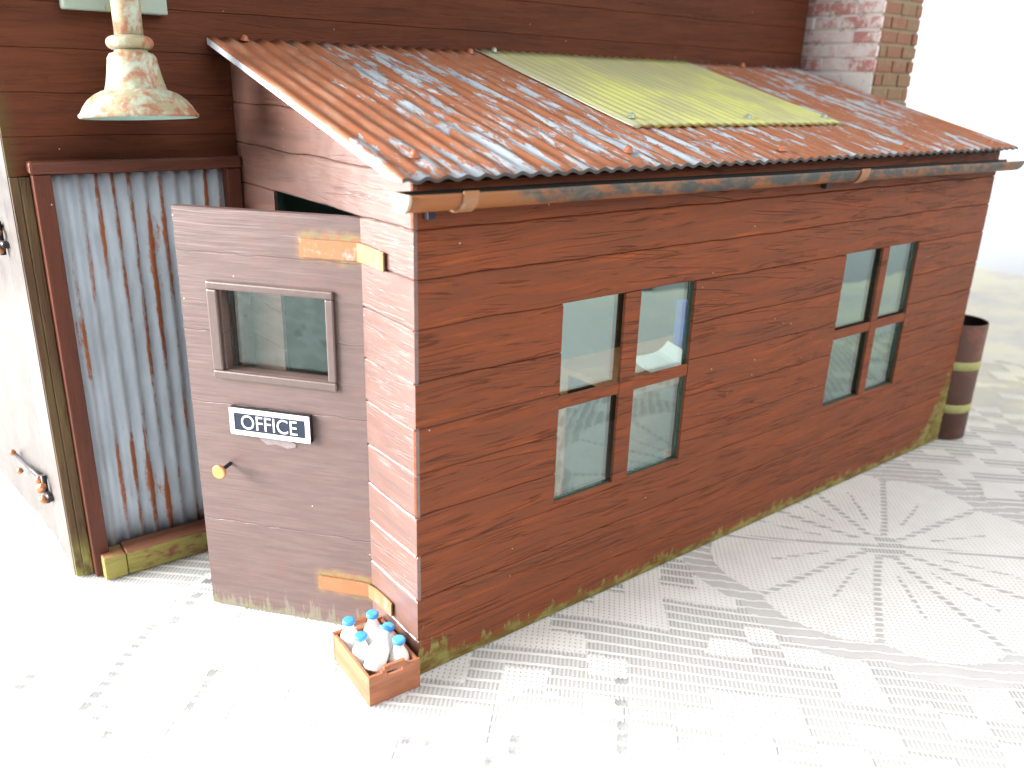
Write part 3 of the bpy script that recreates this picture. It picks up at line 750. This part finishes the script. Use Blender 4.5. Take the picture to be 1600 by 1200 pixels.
# OFFICE sign, glued to the door
sg = thing("sign", "small navy OFFICE sign with white border on the open door", "sign", hg + dv * 4.15 + dn * 0.2 + Vector((0, 0, 9.34)))
bm = bmesh.new(); box(bm, 2.35, 5.95, -0.26, -0.003, 8.73, 9.92, 0.03)
mesh_obj("sign_plate", bm, sign_black, sg, M=DM)
mesh_obj("sign_face", B(2.55, 5.75, -0.275, -0.262, 8.93, 9.72), sign_navy, sg, M=DM)
bm = bmesh.new(); sv, zv = [2.36, 2.56, 5.74, 5.94], [8.74, 8.94, 9.71, 9.91]
plate(bm, lambda u, d, z: (u + 0.012 * noise.noise(Vector((u * 5, z * 5, 0))), d, z), sv, zv, lambda u, v: 2.56 < u < 5.74 and 8.94 < v < 9.71, -0.292, -0.262)
mesh_obj("sign_border", bm, sign_white, sg, M=DM)
cu = bpy.data.curves.new("lettering", 'FONT'); cu.body = "OFFICE"; cu.size = 1.0; cu.extrude = 0.012; cu.offset = -0.003
to = bpy.data.objects.new("lettering_source", cu); COL.objects.link(to)
bpy.context.view_layer.update()
me = bpy.data.meshes.new_from_object(to.evaluated_get(bpy.context.evaluated_depsgraph_get()))
COL.objects.unlink(to); bpy.data.objects.remove(to)
bm = bmesh.new(); bm.from_mesh(me); bpy.data.meshes.remove(me)
xs_ = [v.co.x for v in bm.verts]; ys_ = [v.co.y for v in bm.verts]
x0_, x1_, y0_, y1_ = min(xs_), max(xs_), min(ys_), max(ys_)
for v in bm.verts:
    a = (v.co.x - x0_) / (x1_ - x0_); b = (v.co.y - y0_) / (y1_ - y0_)
    v.co = Vector((5.42 - a * 2.50, -0.285 - v.co.z * 0.6, 9.02 + b * 0.62))
mesh_obj("lettering", bm, sign_white, sg, M=DM)

# ------------------------------------------------------------------ barn
barn = thing("barn", "tall dark red-brown barn behind the lean-to with corrugated door and brick chimney", "barn", (16, D, 0))
bmap = lambda u, d, z: (u, D + d, z)
BX0, BX1, BTOP = -9.4, 42.92, 37.0
bm = bmesh.new()
plate(bm, bmap, [BX0 + 0.05, -8.0, -0.6, BX1 - 0.02], [0.03, 18.8, BTOP], lambda u, v: -8.0 < u < -0.6 and v < 18.8, 0.16, 0.6)
box(bm, -8.2, -0.4, D + 0.65, D + 0.9, 0.03, 19.2)
bw = mesh_obj("front_wall", bm, wood_barn, barn)
bseams = [18.6, 20.17, 21.82, 23.5, 25.2, 26.9, 28.6, 30.3, 32.0, 33.7, 35.4, 37.0]
planks(bw, wood_barn, bmap, BX0, BX1, bseams, [], seed=80, wob=0.05, th=0.15, step=1.2, grv=(0.006, 0.022))
for a, b in ((-9.4, -9.06), (-9.05, -8.66)):
    bm = bmesh.new(); box(bm, a, b, D - (0.0 if a < -9.2 else 0.06), D + 0.15, 0.0, 18.58, 0.04); mesh_obj("corner_board", bm, wood_post, barn)
bm = bmesh.new(); box(bm, BX0 - 0.03, BX0 + 0.02, D + 0.162, 19.06, 0.02, BTOP, 0.0); box(bm, BX0 + 0.03, BX0 + 0.3, D + 0.62, 19.06, 0.02, BTOP - 0.1)
mesh_obj("side_post", bm, wood_side, barn)
# side, back and roof that close the barn
bm = bmesh.new(); box(bm, BX1 - 0.4, BX1, D + 0.62, 52, 0.02, BTOP); mesh_obj("gable_wall", bm, wood_barn, barn)
bm = bmesh.new(); box(bm, BX0 + 0.4, BX1 - 0.45, 51.5, 51.95, 0.02, BTOP); mesh_obj("back_wall", bm, wood_barn, barn)
bm = bmesh.new(); box(bm, BX0 + 0.3, BX0 + 0.6, 30.6, 51.45, 0.02, BTOP); mesh_obj("side_wall", bm, wood_side, barn)
bm = bmesh.new()
pr = [(D - 0.6, BTOP + 0.02), (34, BTOP + 7), (52.6, BTOP + 0.02)]
v0 = [bm.verts.new((BX0 - 0.6, y, z)) for y, z in pr]; v1 = [bm.verts.new((BX1 + 0.3, y, z)) for y, z in pr]
bm.faces.new(v0); bm.faces.new(v1)
for i in range(3): bm.faces.new((v0[i], v1[i], v1[(i + 1) % 3], v0[(i + 1) % 3]))
mesh_obj("roof", bm, wood_dark, barn)
# big side door, hung at the corner and standing slightly open
bm = bmesh.new(); box(bm, 0, 11.6, -0.5, 0.0, 0.12, 30.0, 0.04)
ang = math.atan2(30.03 - 19.23, -10.55 + 9.43)
sd = mesh_obj("side_door", bm, wood_side, barn, M=Matrix.Translation((-9.40, 19.24, 0)) @ Matrix.Rotation(ang, 4, 'Z'))
ddir = Vector((math.cos(ang), math.sin(ang), 0)); dout = Vector((-ddir.y, ddir.x, 0))
def side_hinge(z):
    base = Vector((-9.47, 19.2, z))
    bm = bmesh.new()
    tube(bm, [base + Vector((-0.14, 0, -0.75)), base + Vector((-0.14, 0, 0.75))], 0.13, 10)
    tube(bm, [base + Vector((-0.12, 0.1, 0.5)), base + ddir * 2.6 + dout * 0.10 + Vector((0, 0, 0.15)), base + ddir * 5.2 + dout * 0.10 + Vector((0, 0, 0.05))], [0.16, 0.12, 0.10], 6)
    tube(bm, [base + Vector((-0.12, -0.1, -0.2)), base + Vector((-0.08, -0.9, -0.2))], 0.16, 6)
    h = mesh_obj("hinge", bm, dark_metal, sd)
    for p, r in ((Vector((-0.30, 0.25, 0.45)), 0.22), (Vector((-0.34, 0.05, 0.1)), 0.2), (Vector((-0.30, -0.35, 0.3)), 0.2), (Vector((-0.30, -0.2, -0.45)), 0.22),
                 (Vector((-0.32, 0.35, -0.15)), 0.2), (ddir * 4.9 + dout * 0.28 + Vector((0, 0, 0.3)), 0.17), (ddir * 4.0 + dout * 0.28 + Vector((0, 0, -0.45)), 0.17)):
        b2 = bmesh.new(); bmesh.ops.create_uvsphere(b2, u_segments=10, v_segments=7, radius=r, matrix=Matrix.Translation(base + p))
        mesh_obj("rivet", b2, copper, sd, smooth=True)
for zz in (3.2, 15.6): side_hinge(zz)

# corrugated door in its frame
bm = bmesh.new(); p_, amp = 0.66, 0.095; nx = 110; cols = []
for i in range(nx + 1):
    x = -8.0 + 7.35 * i / nx
    y = D + 0.12 + amp * math.cos(2 * math.pi * x / p_)
    cols.append([bm.verts.new((x, yy + 0.02 * noise.noise(Vector((x * 0.5, z * 0.3, 2.0))), z)) for yy in (y, y + 0.08) for z in np.linspace(0.9, 18.9, 10)])
for a, b in zip(cols, cols[1:]):
    for j in range(9):
        bm.faces.new((a[j], b[j], b[j + 1], a[j + 1])).smooth = True; bm.faces.new((a[10 + j], a[11 + j], b[11 + j], b[10 + j])).smooth = True
    bm.faces.new((a[9], b[9], b[19], a[19])); bm.faces.new((a[0], a[10], b[10], b[0]))
mesh_obj("corrugated_door", bm, door_tin, barn, fix=False)
mesh_obj("door_jamb", B(-8.64, -7.95, D - 0.55, D + 0.55, 0.0, 18.68, bev=0.05), wood_frame, barn)
mesh_obj("door_jamb", B(-0.72, -0.06, D - 0.45, D + 0.55, 0.0, 18.68, bev=0.05), wood_frame, barn)
mesh_obj("door_lintel", B(-8.72, -0.03, D - 0.62, D + 0.15, 18.70, 19.22, bev=0.12), wood_lintel, barn)
for a, b, c in ((-8.35, -7.36, 1.16), (-7.33, -0.3, 1.26)):
    mesh_obj("door_sill", B(a, b, D - 1.15, D - 0.03, 0.0, c, bev=0.06), wood_sill, barn)

# brick chimney
CX0, CX1, CY0, CY1 = 43.6, 48.8, 10.0, 17.2
bm = bmesh.new(); box(bm, CX0 + 0.10, CX1 - 0.1, CY0 + 0.10, CY1, 0.0, 37.0); box(bm, CX0 + 0.0, CX0 + 0.095, CY0 + 0.02, CY1, 19.0, 23.88, 0.03)
ch = mesh_obj("chimney", bm, mortar, barn)
mesh_obj("chimney_mortar_shaded", B(CX0 + 0.12, CX1 - 0.1, CY0 + 0.07, CY0 + 0.098, 0.0, 37.0), mortar_shaded, barn)  # thin mortar sheet behind the front bricks, coloured as in shade
COURSE = 0.935
for k in range(20):
    z0 = 18.5 + k * COURSE; hgt = COURSE - 0.17
    off = (k % 2) * 1.05
    if z0 > 23.6:
        y = CY0 - off - 0.02; yend = CY1
        while y < yend:
            a, b = max(y, CY0 + 0.0), min(y + 1.95, yend)
            if b - a > 0.3:
                j = random.uniform(-0.05, 0.05)
                mesh_obj("brick", B(CX0 + j * 0.5 - 0.02, CX0 + 0.3, a + (0.004 if a <= CY0 else 0), b, z0 + random.uniform(-0.04, 0.04), z0 + hgt + random.uniform(-0.03, 0.03), bev=0.06), random.choice(brick_pink), ch)
            y += 2.12
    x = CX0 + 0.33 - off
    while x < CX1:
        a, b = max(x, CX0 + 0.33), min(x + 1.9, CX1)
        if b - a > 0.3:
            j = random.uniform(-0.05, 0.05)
            mesh_obj("brick", B(a, b, CY0 + j - 0.02, CY0 + 0.3, z0 + random.uniform(-0.03, 0.03), z0 + hgt, bev=0.06), random.choice(brick_shaded), ch)
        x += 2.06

# ------------------------------------------------------------------ wall lamp
LX, LY = -4.85, 12.9
lp = thing("wall_lamp", "bell-shaped wall lamp in flaking pale green paint above the corrugated door", "lamp", (LX, D - 0.03, 27))
bm = bmesh.new(); box(bm, -6.65, -2.67, D - 0.62, D - 0.03, 24.95, 29.5, 0.08); mesh_obj("back_plate", bm, plate_mat, lp)
bm = bmesh.new(); pts = [(LX, D - 0.6, 28.0), (LX, D - 1.1, 28.1)]
for i in range(9):
    a = math.pi / 2 * i / 8; pts.append((LX, LY + 1.0 - 1.0 * math.sin(a), 27.15 + 1.0 * math.cos(a)))
pts += [(LX, LY, 26), (LX, LY, 25), (LX, LY, 23.6)]
tube(bm, pts, 0.53, 20); mesh_obj("arm", bm, lamp_mat, lp)
LT = Matrix.Translation((LX, LY, 23.7)) @ Matrix.Rotation(math.radians(-5), 4, 'X') @ Matrix.Translation((0, 0, -23.7))
bm = bmesh.new()
lathe(bm, [(0.50, 23.52)] + [(0.62 + 0.25 * math.cos(a), 23.76 + 0.24 * math.sin(a)) for a in [math.radians(t) for t in range(-90, 91, 20)]] + [(0.50, 24.0)], 36, LT)
mesh_obj("collar", bm, lamp_mat, lp)
bm = bmesh.new()
out = [(0.45, 23.55), (0.60, 23.50), (0.62, 23.42), (0.80, 23.36), (0.90, 23.22), (0.93, 23.0), (1.0, 22.6), (1.08, 22.25), (1.15, 22.02), (1.30, 21.98), (1.55, 21.86), (1.82, 21.65), (2.03, 21.38), (2.15, 21.16), (2.22, 21.10), (2.23, 21.02), (2.17, 20.97)]
lathe(bm, out, 48, LT, mi=0)
inn = [(2.17, 20.97), (2.09, 21.03), (1.95, 21.30), (1.5, 21.72), (1.1, 21.9), (0.9, 22.6), (0.5, 23.2), (0.02, 23.3)]
lathe(bm, inn, 48, LT, mi=1)
mesh_obj("lamp_shade", bm, [lamp_mat, lamp_in], lp)

# ------------------------------------------------------------------ crate and milk bottles
CM = Matrix.Translation((-2.44, -0.41, 0)) @ Matrix.Rotation(math.radians(-3.0), 4, 'Z')
cr = thing("crate", "small open brown wooden crate holding milk bottles by the shed corner", "crate", (-1.3, 1.3, 0))
mesh_obj("base_board", B(0.14, 2.06, 0.14, 3.26, 0.03, 0.13), wood_crate, cr, M=CM)
for a, b in ((0.0, 0.13), (2.07, 2.2)):
    mesh_obj("side_board", B(a, b, 0.135, 3.265, 0.01, 1.28, bev=0.025), wood_crate, cr, M=CM)
for ya, yb in ((0.0, 0.13), (3.27, 3.4)):
    us = [0.0, 0.55, 0.66, 0.76, 1.44, 1.54, 1.65, 2.2]; zs = [0.01, 1.12, 1.33, 1.42, 1.58]
    bm = bmesh.new()
    def hole(u, v): return (v > 1.42 and not 0.66 < u < 1.54) or (v > 1.33 and not 0.55 < u < 1.65) or (0.76 < u < 1.44 and 1.12 < v < 1.33)
    plate(bm, lambda u, d, z: (u, d, z), us, zs, hole, ya, yb)
    bmesh.ops.bevel(bm, geom=[e for e in bm.edges if e.calc_face_angle(0) > 0.8], offset=0.02, segments=1, affect='EDGES')
    mesh_obj("end_board", bm, wood_crate, cr, M=CM)
def bottle_mesh():
    bm = bmesh.new()
    lathe(bm, [(0.30, 0.0), (0.40, 0.04), (0.43, 0.15), (0.43, 0.80), (0.41, 0.98), (0.34, 1.18), (0.24, 1.36), (0.195, 1.48), (0.19, 1.62), (0.22, 1.66), (0.215, 1.72), (0.18, 1.74)], 24, cap0=True, cap1=True)
    c = bmesh.new()
    lathe(c, [(0.23, 1.66), (0.255, 1.68), (0.26, 1.80), (0.22, 1.855), (0.15, 1.84), (0.05, 1.862)], 18, cap0=True, cap1=True)
    return bm, c
b0, c0_ = bottle_mesh()
for bm_ in (b0, c0_): bmesh.ops.scale(bm_, vec=(S, S, S), verts=bm_.verts); bmesh.ops.recalc_face_normals(bm_, faces=bm_.faces)
mb = bpy.data.meshes.new("milk_bottle"); b0.to_mesh(mb); mb.materials.append(milk)
mc = bpy.data.meshes.new("cap"); c0_.to_mesh(mc); mc.materials.append(cap_blue)
spots = [((-1.72, 2.55, 0.135), None, "upright milk bottle in the crate's far corner on the open side"),
         ((-0.72, 2.40, 0.135), None, "upright milk bottle with blue cap at the back of the crate beside the shed wall"),
         ((-1.80, 1.38, 0.135), None, "upright milk bottle with blue cap in the middle of the crate's outer row"),
         ((-0.62, 1.28, 0.135), None, "milk bottle by the shed wall mostly hidden behind the tilted one"),
         ((-0.70, 0.30, 0.135), None, "milk bottle under the handle hump at the crate's near end by the shed"),
         ((-1.92, 0.28, 0.90), Vector((1.05, 0.85, 1.0)), "tilted milk bottle lying slantwise across the others in the crate")]
proto = bpy.data.objects.new("milk_bottle", mb); pc = bpy.data.objects.new("cap", mc)
COL.objects.link(proto); COL.objects.link(pc); pc.parent = proto
for i, (p, d, lab) in enumerate(spots):
    if i == 0: o = proto
    else:
        o = proto.copy(); COL.objects.link(o); c = pc.copy(); COL.objects.link(c); c.parent = o
    o.location = Vector(p) * S
    if d: o.rotation_euler = d.to_track_quat('Z', 'Y').to_euler()
    tag(o, lab, "bottle", "milk bottles in the crate")

# ------------------------------------------------------------------ drum
DX, DY = 44.26, 0.9
dr = thing("drum", "open brown drum with two yellow-green bands standing behind the shed's far corner", "drum", (DX, DY, 0))
bm = bmesh.new(); T = Matrix.Translation((DX, DY, 0))
lathe(bm, [(1.72, 0.0), (1.72, 8.2)], 48, T, cap0=True)
lathe(bm, [(1.72, 8.2), (1.68, 8.25), (1.64, 8.2)], 48, T)
lathe(bm, [(1.64, 8.2), (1.62, 0.3)], 48, T, cap1=True, mi=1)
mesh_obj("shell", bm, [drum_mat, black_in], dr)
for z in (5.35, 2.25):
    bm = bmesh.new(); lathe(bm, [(1.72, z - 0.31), (1.74, z - 0.30), (1.74, z + 0.29), (1.72, z + 0.30)], 48, T); mesh_obj("band", bm, band_mat, dr)

# ------------------------------------------------------------------ inside the office
dk = thing("desk", "brown wooden work desk inside the office behind the nearer window", "desk", (18, 4.5, 0.12))
mesh_obj("desk_top", B(13.0, 23.5, 1.6, 7.6, 8.6, 8.95, bev=0.04), wood_desk, dk)
mesh_obj("front_panel", B(13.4, 23.1, 2.0, 2.3, 5.2, 8.59), wood_desk, dk)
for x in (13.5, 22.4):
    for y in (2.35, 6.8): mesh_obj("leg", B(x, x + 0.6, y, y + 0.6, 0.125, 8.59), wood_desk, dk)
bm = bmesh.new(); g = []
for i in range(9):
    for j in range(7):
        x, y = 15.6 + 3.0 * i / 8, 2.3 + 3.4 * j / 6
        g.append(bm.verts.new((x + 0.2 * j, y, 8.97 + 0.25 * abs(noise.noise(Vector((x * 0.5, y * 0.5, 0)))) + (0.5 * max(0, (i - 5) / 3) ** 2))))
for i in range(8):
    for j in range(6):
        bm.faces.new((g[i * 7 + j], g[i * 7 + 7 + j], g[i * 7 + 8 + j], g[i * 7 + 1 + j]))
pp = mesh_obj("paper_sheet", bm, paper); tag(pp, "crumpled white paper lying on the desk inside the office window", "paper")
bm = bmesh.new(); box(bm, 19.8, 20.3, 1.9, 5.35, 8.96, 11.9, 0.03)
fo = mesh_obj("folder", bm, blue_card); tag(fo, "upright blue folder on the desk seen through the nearer window", "folder")
